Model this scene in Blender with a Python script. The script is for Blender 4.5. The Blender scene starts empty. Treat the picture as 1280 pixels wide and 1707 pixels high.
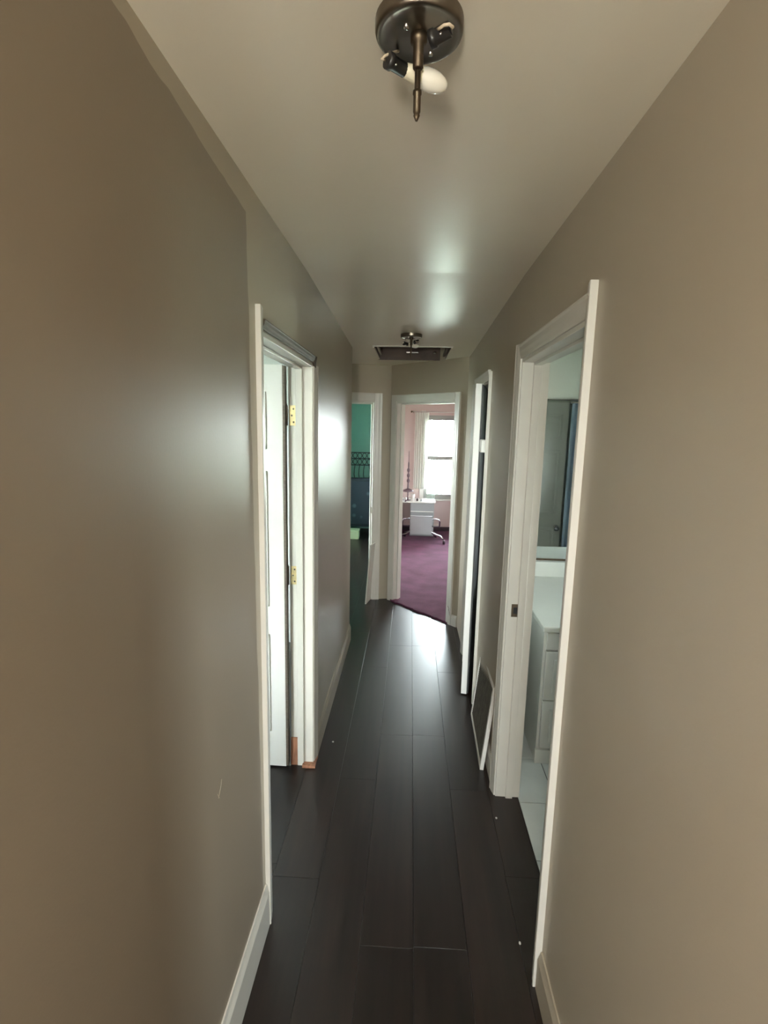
import bpy, bmesh, math, random
from mathutils import Vector, Matrix, noise

random.seed(7)
PI = math.pi
SC = bpy.context.scene
COL = SC.collection

# ------------------------------------------------------------------ camera
CAM_Z = 1.74
cam_d = bpy.data.cameras.new('camera')
cam_d.sensor_fit = 'HORIZONTAL'
cam_d.sensor_width = 36.0
cam_d.lens = 36.0 * 858.9 / 1280.0
cam_d.clip_start = 0.02
cam = bpy.data.objects.new('camera', cam_d)
COL.objects.link(cam)
R_ = Vector((0.9984341, 0.05165383, 0.02147644))
U_ = Vector((-0.02963401, 0.16275829, 0.98622085))
F_ = Vector((-0.04744662, 0.98531296, -0.16403414))
cam.matrix_world = Matrix(((R_.x, U_.x, -F_.x, 0), (R_.y, U_.y, -F_.y, 0),
                           (R_.z, U_.z, -F_.z, CAM_Z), (0, 0, 0, 1)))
SC.camera = cam

# ------------------------------------------------------------------ sky, light, exposure
SC.view_settings.view_transform = 'Standard'
SC.view_settings.look = 'None'
SC.view_settings.gamma = 1.0
SC.view_settings.use_curve_mapping = False
SC.view_settings.exposure = 1.0
SC.cycles.use_denoising = True
SC.cycles.max_bounces = 14
SC.cycles.diffuse_bounces = 8
SC.cycles.glossy_bounces = 5
SC.cycles.sample_clamp_indirect = 10.0
SC.cycles.caustics_reflective = False
SC.cycles.caustics_refractive = False

SKY = 40.0
world = bpy.data.worlds.new('World')
SC.world = world
world.use_nodes = True
wn, wl = world.node_tree.nodes, world.node_tree.links
wn.clear()
w_out = wn.new('ShaderNodeOutputWorld')
w_bg = wn.new('ShaderNodeBackground')
w_tc = wn.new('ShaderNodeTexCoord')
w_sp = wn.new('ShaderNodeSeparateXYZ')
w_rp = wn.new('ShaderNodeValToRGB')
wl.new(w_tc.outputs['Generated'], w_sp.inputs[0])
wl.new(w_sp.outputs['Z'], w_rp.inputs[0])
w_rp.color_ramp.elements[0].position = 0.0
w_rp.color_ramp.elements[0].color = (0.94, 0.97, 1.0, 1)
w_rp.color_ramp.elements[1].position = 1.0
w_rp.color_ramp.elements[1].color = (0.74, 0.85, 1.0, 1)
wl.new(w_rp.outputs[0], w_bg.inputs[0])
w_bg.inputs[1].default_value = SKY
wl.new(w_bg.outputs[0], w_out.inputs[0])


def portal(loc, normal, w, h):
    """sampling guide on a window opening; gives off no light of its own"""
    l = bpy.data.lights.new('window_portal', 'AREA')
    l.shape = 'RECTANGLE'
    l.size, l.size_y = w, h
    l.cycles.is_portal = True
    o = bpy.data.objects.new('window_portal', l)
    COL.objects.link(o)
    n = Vector(normal).normalized()
    o.matrix_world = Matrix.Translation(loc) @ n.to_track_quat('-Z', 'Z').to_matrix().to_4x4()
    return o


# ------------------------------------------------------------------ materials
def mat(name, col, rough=0.5, metal=0.0, spec=0.5, noise_amt=0.0, noise_scale=8.0, bump=0.0, bump_scale=60.0,
        trans=0.0, coat=0.0, sheen=0.0, stretch=None):
    m = bpy.data.materials.new(name)
    m.use_nodes = True
    nt = m.node_tree
    b = nt.nodes['Principled BSDF']
    b.inputs['Base Color'].default_value = (*col, 1)
    b.inputs['Roughness'].default_value = rough
    b.inputs['Metallic'].default_value = metal
    b.inputs['Specular IOR Level'].default_value = spec
    b.inputs['Transmission Weight'].default_value = trans
    b.inputs['Coat Weight'].default_value = coat
    b.inputs['Sheen Weight'].default_value = sheen
    if noise_amt or bump:
        tc = nt.nodes.new('ShaderNodeTexCoord')
        src = tc.outputs['Object']
        if stretch:
            mp = nt.nodes.new('ShaderNodeMapping')
            mp.inputs['Scale'].default_value = stretch
            nt.links.new(src, mp.inputs[0])
            src = mp.outputs[0]
    if noise_amt:
        n = nt.nodes.new('ShaderNodeTexNoise')
        n.inputs['Scale'].default_value = noise_scale
        n.inputs['Detail'].default_value = 5
        nt.links.new(src, n.inputs['Vector'])
        r = nt.nodes.new('ShaderNodeValToRGB')
        r.color_ramp.elements[0].position = 0.3
        r.color_ramp.elements[1].position = 0.7
        lo = tuple(max(0, c * (1 - noise_amt)) for c in col)
        hi = tuple(min(1, c * (1 + noise_amt)) for c in col)
        r.color_ramp.elements[0].color = (*lo, 1)
        r.color_ramp.elements[1].color = (*hi, 1)
        nt.links.new(n.outputs['Fac'], r.inputs[0])
        nt.links.new(r.outputs[0], b.inputs['Base Color'])
    if bump:
        n2 = nt.nodes.new('ShaderNodeTexNoise')
        n2.inputs['Scale'].default_value = bump_scale
        n2.inputs['Detail'].default_value = 3
        nt.links.new(src, n2.inputs['Vector'])
        bp = nt.nodes.new('ShaderNodeBump')
        bp.inputs['Strength'].default_value = bump
        bp.inputs['Distance'].default_value = 0.004
        nt.links.new(n2.outputs['Fac'], bp.inputs['Height'])
        nt.links.new(bp.outputs[0], b.inputs['Normal'])
    return m


M = {}
M['wall'] = mat('beige_wall_paint', (0.41, 0.36, 0.28), 0.40, spec=0.5, noise_amt=0.03, noise_scale=1.5, bump=0.05, bump_scale=140)
M['ceiling'] = mat('ceiling_paint', (0.78, 0.715, 0.60), 0.275, spec=0.5, noise_amt=0.025, noise_scale=2.0, bump=0.06, bump_scale=120)
M['trim'] = mat('white_gloss_trim', (0.63, 0.61, 0.56), 0.3, noise_amt=0.03, noise_scale=6)
M['white'] = mat('white_paint', (0.78, 0.77, 0.74), 0.35, noise_amt=0.02, noise_scale=5)
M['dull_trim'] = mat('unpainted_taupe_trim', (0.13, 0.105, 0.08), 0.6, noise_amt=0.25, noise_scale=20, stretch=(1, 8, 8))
M['bare_wood'] = mat('bare_reddish_wood', (0.33, 0.15, 0.085), 0.65, noise_amt=0.3, noise_scale=12, stretch=(8, 8, 1))
M['bath'] = mat('pale_blue_green_paint', (0.58, 0.60, 0.56), 0.45, noise_amt=0.02, noise_scale=2)
M['left_room'] = mat('pale_blue_grey_paint', (0.56, 0.58, 0.57), 0.5, noise_amt=0.02, noise_scale=2)
M['teal'] = mat('teal_wall_paint', (0.25, 0.43, 0.375), 0.5, noise_amt=0.05, noise_scale=3)
M['pink'] = mat('pink_wall_paint', (0.66, 0.53, 0.515), 0.5, noise_amt=0.03, noise_scale=2)
M['dark_closet'] = mat('dark_closet_shade', (0.06, 0.06, 0.06), 0.6, noise_amt=0.1, noise_scale=4)  # closet shade put into the colour of its walls and door back
M['nickel'] = mat('brushed_nickel', (0.22, 0.19, 0.155), 0.32, metal=1.0, noise_amt=0.08, noise_scale=30)
M['stem'] = mat('dull_threaded_steel', (0.13, 0.10, 0.07), 0.5, metal=1.0, noise_amt=0.15, noise_scale=60)
M['chrome'] = mat('chrome', (0.55, 0.55, 0.57), 0.15, metal=1.0, noise_amt=0.03, noise_scale=20)
M['brass'] = mat('aged_brass', (0.80, 0.66, 0.36), 0.3, metal=1.0, noise_amt=0.15, noise_scale=40)
M['black'] = mat('black_plastic', (0.018, 0.017, 0.017), 0.4, noise_amt=0.1, noise_scale=20)
M['wire'] = mat('cream_wire', (0.62, 0.52, 0.40), 0.45, noise_amt=0.1, noise_scale=60)
M['bulb_base'] = mat('ivory_plastic', (0.78, 0.72, 0.56), 0.4, noise_amt=0.03, noise_scale=20)
M['bulb'] = mat('frosted_glass', (0.86, 0.82, 0.74), 0.06, coat=1.0, noise_amt=0.02, noise_scale=10)
M['duct'] = mat('brown_duct_board', (0.085, 0.052, 0.038), 0.5, noise_amt=0.3, noise_scale=8)
M['foil'] = mat('foil_tape', (0.6, 0.58, 0.55), 0.25, metal=1.0, noise_amt=0.2, noise_scale=30, bump=0.6, bump_scale=40)
M['plum'] = mat('plum_carpet', (0.115, 0.035, 0.074), 0.95, spec=0.15, noise_amt=0.28, noise_scale=4.5, bump=1.0, bump_scale=170, sheen=0.05)
M['tile'] = mat('white_floor_tile', (0.55, 0.58, 0.58), 0.25, noise_amt=0.06, noise_scale=6)
M['grout'] = mat('dark_grout', (0.06, 0.06, 0.06), 0.9, noise_amt=0.3, noise_scale=40)
M['subfloor'] = mat('dark_subfloor', (0.012, 0.009, 0.008), 0.8, noise_amt=0.2, noise_scale=10)
M['filter'] = mat('dusty_grey_filter', (0.13, 0.125, 0.105), 0.9, noise_amt=0.3, noise_scale=25, bump=0.8, bump_scale=120)
M['counter'] = mat('white_counter', (0.64, 0.65, 0.60), 0.25, noise_amt=0.02, noise_scale=6)
M['vanity'] = mat('white_cabinet', (0.60, 0.61, 0.58), 0.4, noise_amt=0.02, noise_scale=6)
M['mirror'] = mat('silvered_mirror', (0.86, 0.90, 0.89), 0.015, metal=1.0, noise_amt=0.005, noise_scale=2)
M['navy'] = None
M['iron'] = mat('black_iron', (0.008, 0.014, 0.014), 0.5, noise_amt=0.1, noise_scale=20)
M['green_box'] = mat('pale_green_plastic', (0.52, 0.54, 0.34), 0.45, noise_amt=0.05, noise_scale=10)
M['grey_shell'] = mat('pale_grey_shell', (0.27, 0.285, 0.29), 0.45, noise_amt=0.04, noise_scale=6)
M['maroon'] = mat('dark_plum_rubber', (0.03, 0.01, 0.02), 0.5, noise_amt=0.1, noise_scale=20)
M['spindle'] = mat('mauve_turned_wood', (0.15, 0.10, 0.12), 0.4, noise_amt=0.1, noise_scale=20)
M['sage'] = mat('sage_green_metal', (0.30, 0.42, 0.36), 0.4, noise_amt=0.06, noise_scale=20)
M['lawn'] = mat('lawn_grass', (0.36, 0.38, 0.30), 0.9, noise_amt=0.2, noise_scale=3)
M['sash'] = mat('grey_aluminium', (0.36, 0.37, 0.35), 0.45, noise_amt=0.03, noise_scale=8)
M['pale_blue'] = mat('pale_blue_vinyl', (0.50, 0.64, 0.86), 0.4, noise_amt=0.02, noise_scale=6)
M['leaf'] = mat('bush_leaf', (0.10, 0.17, 0.07), 0.6, noise_amt=0.3, noise_scale=9)
M['bark'] = mat('bark', (0.10, 0.08, 0.06), 0.8, noise_amt=0.3, noise_scale=20)
M['chip'] = mat('paint_chip', (0.62, 0.60, 0.56), 0.7, noise_amt=0.05, noise_scale=20)


def glass_mat():
    m = bpy.data.materials.new('window_glass')
    m.use_nodes = True
    nt = m.node_tree
    nt.nodes.clear()
    o = nt.nodes.new('ShaderNodeOutputMaterial')
    mx = nt.nodes.new('ShaderNodeMixShader')
    t = nt.nodes.new('ShaderNodeBsdfTransparent')
    t.inputs[0].default_value = (0.93, 0.96, 0.94, 1)
    g = nt.nodes.new('ShaderNodeBsdfGlossy')
    g.inputs['Roughness'].default_value = 0.02
    fr = nt.nodes.new('ShaderNodeFresnel')
    fr.inputs[0].default_value = 1.45
    nt.links.new(fr.outputs[0], mx.inputs[0])
    nt.links.new(t.outputs[0], mx.inputs[1])
    nt.links.new(g.outputs[0], mx.inputs[2])
    nt.links.new(mx.outputs[0], o.inputs[0])
    return m


def sheer_mat():
    m = bpy.data.materials.new('sheer_white_cloth')
    m.use_nodes = True
    nt = m.node_tree
    b = nt.nodes['Principled BSDF']
    b.inputs['Base Color'].default_value = (0.85, 0.86, 0.82, 1)
    b.inputs['Roughness'].default_value = 0.9
    o = nt.nodes['Material Output']
    tr = nt.nodes.new('ShaderNodeBsdfTranslucent')
    tr.inputs[0].default_value = (0.85, 0.88, 0.82, 1)
    mx = nt.nodes.new('ShaderNodeMixShader')
    w = nt.nodes.new('ShaderNodeTexWave')
    w.inputs['Scale'].default_value = 40
    tc = nt.nodes.new('ShaderNodeTexCoord')
    nt.links.new(tc.outputs['Object'], w.inputs['Vector'])
    mr = nt.nodes.new('ShaderNodeMapRange')
    mr.inputs['To Min'].default_value = 0.35
    mr.inputs['To Max'].default_value = 0.5
    nt.links.new(w.outputs['Fac'], mr.inputs[0])
    nt.links.new(mr.outputs[0], mx.inputs[0])
    nt.links.new(b.outputs[0], mx.inputs[1])
    nt.links.new(tr.outputs[0], mx.inputs[2])
    nt.links.new(mx.outputs[0], o.inputs[0])
    return m


def plank_mat():
    m = bpy.data.materials.new('dark_laminate')
    m.use_nodes = True
    nt = m.node_tree
    b = nt.nodes['Principled BSDF']
    b.inputs['Roughness'].default_value = 0.33
    b.inputs['Specular IOR Level'].default_value = 0.55
    b.inputs['Specular Tint'].default_value = (0.92, 0.96, 1.0, 1)
    tc = nt.nodes.new('ShaderNodeTexCoord')
    oi = nt.nodes.new('ShaderNodeObjectInfo')
    mp = nt.nodes.new('ShaderNodeMapping')
    mp.inputs['Scale'].default_value = (26, 1.6, 10)
    ad = nt.nodes.new('ShaderNodeVectorMath')
    ad.operation = 'ADD'
    nt.links.new(tc.outputs['Object'], ad.inputs[0])
    sc = nt.nodes.new('ShaderNodeMath')
    sc.operation = 'MULTIPLY'
    sc.inputs[1].default_value = 37.0
    nt.links.new(oi.outputs['Random'], sc.inputs[0])
    nt.links.new(sc.outputs[0], ad.inputs[1])
    nt.links.new(ad.outputs[0], mp.inputs[0])
    n = nt.nodes.new('ShaderNodeTexNoise')
    n.inputs['Scale'].default_value = 1.0
    n.inputs['Detail'].default_value = 6
    n.inputs['Roughness'].default_value = 0.65
    nt.links.new(mp.outputs[0], n.inputs['Vector'])
    r = nt.nodes.new('ShaderNodeValToRGB')
    r.color_ramp.elements[0].position = 0.3
    r.color_ramp.elements[0].color = (0.010, 0.0062, 0.0048, 1)
    r.color_ramp.elements[1].position = 0.75
    r.color_ramp.elements[1].color = (0.024, 0.0135, 0.0098, 1)
    nt.links.new(n.outputs['Fac'], r.inputs[0])
    hs = nt.nodes.new('ShaderNodeHueSaturation')
    mr = nt.nodes.new('ShaderNodeMapRange')
    mr.inputs['To Min'].default_value = 0.75
    mr.inputs['To Max'].default_value = 1.25
    nt.links.new(oi.outputs['Random'], mr.inputs[0])
    nt.links.new(mr.outputs[0], hs.inputs['Value'])
    nt.links.new(r.outputs[0], hs.inputs['Color'])
    nt.links.new(hs.outputs[0], b.inputs['Base Color'])
    rr = nt.nodes.new('ShaderNodeMapRange')
    rr.inputs['To Min'].default_value = 0.28
    rr.inputs['To Max'].default_value = 0.38
    nt.links.new(n.outputs['Fac'], rr.inputs[0])
    nt.links.new(rr.outputs[0], b.inputs['Roughness'])
    bp = nt.nodes.new('ShaderNodeBump')
    bp.inputs['Strength'].default_value = 0.05
    bp.inputs['Distance'].default_value = 0.002
    nt.links.new(n.outputs['Fac'], bp.inputs['Height'])
    nt.links.new(bp.outputs[0], b.inputs['Normal'])
    return m


def near_wall_mat():
    """left wall: brown paint rolled on with a hand-cut edge that stops short of the ceiling and of the door"""
    m = M['wall'].copy()
    m.name = 'beige_wall_with_brown_coat'
    nt = m.node_tree
    b = nt.nodes['Principled BSDF']
    base = [l for l in nt.links if l.to_socket == b.inputs['Base Color']][0].from_socket
    tc = nt.nodes.new('ShaderNodeTexCoord')
    sp = nt.nodes.new('ShaderNodeSeparateXYZ')
    nt.links.new(tc.outputs['Object'], sp.inputs[0])
    nz = nt.nodes.new('ShaderNodeTexNoise')
    nz.inputs['Scale'].default_value = 7.0
    nz.inputs['Detail'].default_value = 2
    nt.links.new(tc.outputs['Object'], nz.inputs['Vector'])

    def math_(op, a, bb):
        n = nt.nodes.new('ShaderNodeMath')
        n.operation = op
        for k, v in enumerate((a, bb)):
            if isinstance(v, (int, float)):
                n.inputs[k].default_value = v
            else:
                nt.links.new(v, n.inputs[k])
        return n.outputs[0]
    wob = math_('MULTIPLY', math_('SUBTRACT', nz.outputs['Fac'], 0.5), 0.03)
    u = math_('ADD', sp.outputs['X'], wob)
    z = math_('ADD', sp.outputs['Z'], wob)
    # paint stops at z = 2.345 near the camera, 2.30 near the door
    top = math_('ADD', math_('MULTIPLY', sp.outputs['X'], -0.075), 2.408)
    in_u = math_('LESS_THAN', u, math_('ADD', math_('MULTIPLY', sp.outputs['Z'], -0.018), 1.508))
    in_z = math_('LESS_THAN', z, top)
    fac = math_('MULTIPLY', in_u, in_z)
    mx = nt.nodes.new('ShaderNodeMix')
    mx.data_type = 'RGBA'
    nt.links.new(fac, mx.inputs[0])
    nt.links.new(base, mx.inputs[6])
    mx.inputs[7].default_value = (0.25, 0.205, 0.155, 1)
    nt.links.new(mx.outputs[2], b.inputs['Base Color'])
    return m


def navy_mat():
    m = bpy.data.materials.new('navy_printed_fabric')
    m.use_nodes = True
    nt = m.node_tree
    b = nt.nodes['Principled BSDF']
    b.inputs['Roughness'].default_value = 0.85
    tc = nt.nodes.new('ShaderNodeTexCoord')
    v = nt.nodes.new('ShaderNodeTexVoronoi')
    v.inputs['Scale'].default_value = 7
    nt.links.new(tc.outputs['Object'], v.inputs['Vector'])
    r = nt.nodes.new('ShaderNodeValToRGB')
    r.color_ramp.elements[0].position = 0.12
    r.color_ramp.elements[0].color = (0.10, 0.13, 0.15, 1)
    r.color_ramp.elements[1].position = 0.30
    r.color_ramp.elements[1].color = (0.028, 0.036, 0.052, 1)
    nt.links.new(v.outputs['Distance'], r.inputs[0])
    nt.links.new(r.outputs[0], b.inputs['Base Color'])
    return m


M['added_pendant_glow'] = mat('added_lamp_glow', (0.8, 0.8, 0.8), 0.4)  # glow of the pendant assumed behind the camera
M['added_pendant_glow'].node_tree.nodes['Principled BSDF'].inputs['Emission Color'].default_value = (1.0, 0.91, 0.80, 1)
M['added_pendant_glow'].node_tree.nodes['Principled BSDF'].inputs['Emission Strength'].default_value = 82.0
M['glass'] = glass_mat()
M['sheer'] = sheer_mat()
M['plank'] = plank_mat()
M['near_wall'] = near_wall_mat()
M['navy'] = navy_mat()


# ------------------------------------------------------------------ mesh helpers
class MB:
    """collects shapes into one mesh"""
    def __init__(self):
        self.bm = bmesh.new()

    def box(self, a, b, bevel=0.0, rot=None, pivot=None):
        a, b = Vector(a), Vector(b)
        c = (a + b) / 2
        s = b - a
        g = bmesh.ops.create_cube(self.bm, size=1.0)
        vs = g['verts']
        bmesh.ops.scale(self.bm, vec=s, verts=vs)
        if bevel:
            es = list({e for v in vs for e in v.link_edges})
            r = bmesh.ops.bevel(self.bm, geom=es, offset=bevel, segments=2, profile=0.5, affect='EDGES')
            vs = list({v for f in r['faces'] for v in f.verts} | {v for v in vs if v.is_valid})
        bmesh.ops.translate(self.bm, vec=c, verts=vs)
        if rot is not None:
            bmesh.ops.rotate(self.bm, cent=Vector(pivot if pivot else c), matrix=rot, verts=vs)
        return self

    def prism(self, pts, d0, d1, axis='z'):
        """extrude a 2D outline: axis z (x,y), y (x,z), x (y,z)"""
        def P(p, d):
            return {'z': (p[0], p[1], d), 'y': (p[0], d, p[1]), 'x': (d, p[0], p[1])}[axis]
        n = len(pts)
        v0 = [self.bm.verts.new(P(p, d0)) for p in pts]
        v1 = [self.bm.verts.new(P(p, d1)) for p in pts]
        f0 = self.bm.faces.new(v0)
        f1 = self.bm.faces.new(v1[::-1])
        sides = [self.bm.faces.new((v0[i], v1[i], v1[(i + 1) % n], v0[(i + 1) % n])) for i in range(n)]
        return f0, f1, sides

    def tube(self, pts, r, seg=8, cap=True):
        pts = [Vector(p) for p in pts]
        rs = r if isinstance(r, (list, tuple)) else [r] * len(pts)
        t0 = (pts[1] - pts[0]).normalized()
        up = Vector((0, 0, 1)) if abs(t0.z) < 0.9 else Vector((1, 0, 0))
        nrm = t0.cross(up).normalized()
        rings = []
        for i, p in enumerate(pts):
            t = (pts[min(i + 1, len(pts) - 1)] - pts[max(i - 1, 0)]).normalized()
            nrm = (nrm - t * nrm.dot(t)).normalized()
            bn = t.cross(nrm)
            rings.append([self.bm.verts.new(p + rs[i] * (nrm * math.cos(2 * PI * k / seg) + bn * math.sin(2 * PI * k / seg)))
                          for k in range(seg)])
        for a, b in zip(rings, rings[1:]):
            for k in range(seg):
                f = self.bm.faces.new((a[k], a[(k + 1) % seg], b[(k + 1) % seg], b[k]))
                f.smooth = True
        if cap:
            self.bm.faces.new(rings[0][::-1])
            self.bm.faces.new(rings[-1])
        return self

    def lathe(self, prof, seg=32, mtx=None, smooth=True):
        """prof: (radius, height) list spun about z"""
        rings = []
        allv = []
        for r, z in prof:
            if r < 1e-6:
                v = [self.bm.verts.new((0, 0, z))]
            else:
                v = [self.bm.verts.new((r * math.cos(2 * PI * k / seg), r * math.sin(2 * PI * k / seg), z)) for k in range(seg)]
            rings.append(v)
            allv += v
        for a, b in zip(rings, rings[1:]):
            for k in range(seg):
                k2 = (k + 1) % seg
                if len(a) == 1 and len(b) == 1:
                    continue
                if len(a) == 1:
                    f = self.bm.faces.new((a[0], b[k2], b[k]))
                elif len(b) == 1:
                    f = self.bm.faces.new((a[k], a[k2], b[0]))
                else:
                    f = self.bm.faces.new((a[k], a[k2], b[k2], b[k]))
                f.smooth = smooth
        if mtx is not None:
            bmesh.ops.transform(self.bm, matrix=mtx, verts=allv)
        return self

    def build(self, name, material, parent=None, loc=None, rot=None):
        bmesh.ops.recalc_face_normals(self.bm, faces=self.bm.faces)
        me = bpy.data.meshes.new(name)
        self.bm.to_mesh(me)
        self.bm.free()
        for mm in (material if isinstance(material, (list, tuple)) else [material]):
            me.materials.append(mm)
        o = bpy.data.objects.new(name, me)
        COL.objects.link(o)
        if parent is not None:
            o.parent = parent
        if loc is not None:
            o.location = loc
        if rot is not None:
            o.rotation_euler = rot
        return o


def empty(name, loc, rz=0.0, rot=None):
    o = bpy.data.objects.new(name, None)
    o.empty_display_size = 0.05
    COL.objects.link(o)
    o.location = loc
    o.rotation_euler = rot if rot else (0, 0, rz)
    return o


def tag(o, label=None, cat=None, group=None, kind=None):
    if label: o['label'] = label
    if cat: o['category'] = cat
    if group: o['group'] = group
    if kind: o['kind'] = kind
    return o


def struct(o, label=None):
    o['kind'] = 'structure'
    if label: o['label'] = label
    return o


def copy_tree(o, parent=None):
    c = o.copy()
    COL.objects.link(c)
    if parent is not None:
        c.parent = parent
    for ch in list(o.children):
        copy_tree(ch, c)
    return c


def rects_hole(u0, u1, z0, z1, doors):
    """outline of a wall with door openings that reach the floor; doors = [(a, b, h)]"""
    pts = [(u0, z0)]
    for a, b, h in sorted(doors):
        pts += [(a, z0), (a, h), (b, h), (b, z0)]
    pts += [(u1, z0), (u1, z1), (u0, z1)]
    return pts


WT = 2.46      # walls run up into the ceiling slab


def wall(name, origin, ang, u0, u1, doors, front, back, thick=0.11, label=None, edge=None):
    mb = MB()
    f0, f1, sides = mb.prism(rects_hole(u0, u1, 0.0, WT, doors), 0.0, thick, 'y')
    f1.material_index = 1
    for s in sides:
        s.material_index = 2
    o = mb.build(name, [front, back, edge or front], loc=(origin[0], origin[1], 0), rot=(0, 0, ang))
    struct(o, label)
    return o


def casing_prof(w, t):
    """colonial casing section: x across (0 = outer edge), y = proud of the wall (negative = towards the hall)"""
    return [(0, 0), (0, -t), (w * 0.10, -t * 1.06), (w * 0.22, -t * 0.92), (w * 0.5, -t * 0.80), (w * 0.72, -t * 0.62),
            (w * 0.9, -t * 0.52), (w, -t * 0.40), (w, 0)]


def doorway(name, origin, ang, W, Hh, cw=0.057, ct=0.016, depth=0.11, far_top=None, near_top=None, label=None, head_mat=None,
            stop=True, stop_v=0.045, left=True, right=True, head_dz=0.0, head_w=None, head_ext=0.0):
    """casing, jamb and stop of one door; local x along the wall from 0 to W, y into the wall"""
    d = empty(name, (origin[0], origin[1], 0), ang)
    struct(d, label)
    ht = Hh + cw
    if left:
        mb = MB()
        mb.prism([(-cw + x + 0.004, y) for x, y in casing_prof(cw, ct)], 0.0, (far_top or ht), 'z')
        mb.build('casing_side', M['trim'], d)
    if right:
        mb = MB()
        mb.prism([(W + cw - x - 0.004, y) for x, y in casing_prof(cw, ct)], 0.0, (near_top or ht), 'z')
        mb.build('casing_side', M['trim'], d)
    mb = MB()
    pts = [(y, ht - x + head_dz) for x, y in casing_prof(head_w or cw, ct * 0.9)]
    mb.prism(pts, 0.002, W - 0.002 + head_ext, 'x')
    mb.build('casing_head', head_mat or M['trim'], d)
    jt = 0.016
    for x0, x1 in ((-0.004, jt - 0.004), (W - jt + 0.004, W + 0.004)):
        mb = MB()
        mb.box((x0, -0.002, 0), (x1, depth + 0.002, Hh + 0.002), 0.0015)
        mb.build('jamb_side', M['trim'], d)
    mb = MB()
    mb.box((jt - 0.004, -0.002, Hh - jt), (W - jt + 0.004, depth + 0.002, Hh), 0.0015)
    mb.build('jamb_head', M['trim'], d)
    if stop:
        for x0, x1 in ((jt - 0.004, jt + 0.008), (W - jt - 0.008, W - jt + 0.004)):
            mb = MB()
            mb.box((x0, stop_v, 0.0), (x1, stop_v + 0.032, Hh - jt), 0.002)
            mb.build('stop', M['trim'], d)
        mb = MB()
        mb.box((jt + 0.008, stop_v, Hh - jt - 0.012), (W - jt - 0.008, stop_v + 0.032, Hh - jt), 0.002)
        mb.build('stop', M['trim'], d)
    return d


def door_leaf(parent, hinge, ang, W, Hh, t=0.035, z0=0.008, material=None, six=True):
    """slab with raised mouldings; local x from the hinge"""
    material = material or M['white']
    mb = MB()
    mb.box((0, -t / 2, z0), (W, t / 2, Hh), 0.002)
    leaf = mb.build('door_leaf', material, parent, loc=(hinge[0], hinge[1], 0), rot=(0, 0, ang))
    cols = [(0.10 * W, 0.45 * W), (0.55 * W, 0.90 * W)]
    rows = [(0.10 * Hh, 0.36 * Hh), (0.43 * Hh, 0.76 * Hh), (0.81 * Hh, 0.94 * Hh)] if six else []
    for a, b in cols:
        for c, e in rows:
            p = MB()
            for sgn in (-1, 1):
                y0, y1 = sorted((sgn * t / 2 - sgn * 0.002, sgn * (t / 2 + 0.007)))
                p.box((a, y0, c), (a + 0.022, y1, e), 0.003)
                p.box((b - 0.022, y0, c), (b, y1, e), 0.003)
                p.box((a, y0, c), (b, y1, c + 0.022), 0.003)
                p.box((a, y0, e - 0.022), (b, y1, e), 0.003)
                p.box((a + 0.04, y0, c + 0.04), (b - 0.04, y1, e - 0.04), 0.003)
            p.build('panel', material, leaf)
    return leaf


def knob_on(leaf, x, z, t=0.035, side=(-1, 1), r=0.026):
    mb = MB()
    for s in side:
        m = Matrix.Translation((x, s * t / 2, z)) @ Matrix.Rotation(-s * PI / 2, 4, 'X')
        mb.lathe([(0.0, 0), (0.032, 0.0), (0.032, 0.004), (0.012, 0.008), (0.011, 0.022), (0.02, 0.028), (r, 0.04), (r * 0.95, 0.052), (0.016, 0.06), (0, 0.061)], 20, m)
    return mb.build('knob', M['chrome'], leaf)


XL, XR = -0.457, 0.457
A_L, A_R = PI / 2, -PI / 2

# ------------------------------------------------------------------ end wall facets
V = Vector((-0.20, 5.06))
W_ = Vector((0.457, 4.36))
pd = (W_ - V)
PLEN = pd.length
A_P = math.atan2(pd.y, pd.x)
T0 = Vector((-1.15, 4.80))
td = V - T0
TLEN = td.length
A_T = math.atan2(td.y, td.x)
HE = 1.975         # head height at the end doors
P_OP = (0.085, 0.835)      # pink opening along its facet
T_OP = (0.20, TLEN - 0.155)

# ------------------------------------------------------------------ walls of the hall
wall('wall_left', (XL, 0), A_L, -1.0, 4.0, [(1.585, 2.415, 2.015)], M['near_wall'], M['left_room'],
     label='hall wall with brown paint that stops short of ceiling and doorway')
wall('wall_right', (XR, 0), A_R, -4.36, 1.0, [(-2.255, -1.44, 2.03), (-3.80, -3.13, 2.02)], M['wall'], M['bath'],
     label='beige hall wall with bathroom and closet doorways')
wall('wall_end_right', V, A_P, 0.0, PLEN + 0.09, [(P_OP[0], P_OP[1], HE)], M['wall'], M['pink'], thick=0.10)
wall('wall_end_left', T0, A_T, -0.4, TLEN, [(T_OP[0], T_OP[1], HE)], M['wall'], M['teal'], thick=0.10)
wall('wall_alcove_back', (XL, 4.0), PI, 0.0, 3.2, [], M['wall'], M['left_room'], thick=0.10)
wall('wall_alcove_left', (-1.15, 4.0), A_L, 0.0, 0.9, [], M['wall'], M['teal'], thick=0.10)

# ------------------------------------------------------------------ ceiling, sagging slightly towards the far end, with the return-air hole
HOLE = (-0.285, 0.275, 3.93, 4.60)


def ceil_z(y):
    if y < 2.3: return 2.379
    if y < 4.2: return 2.379 - (y - 2.3) / 1.9 * 0.067
    return 2.312


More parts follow.
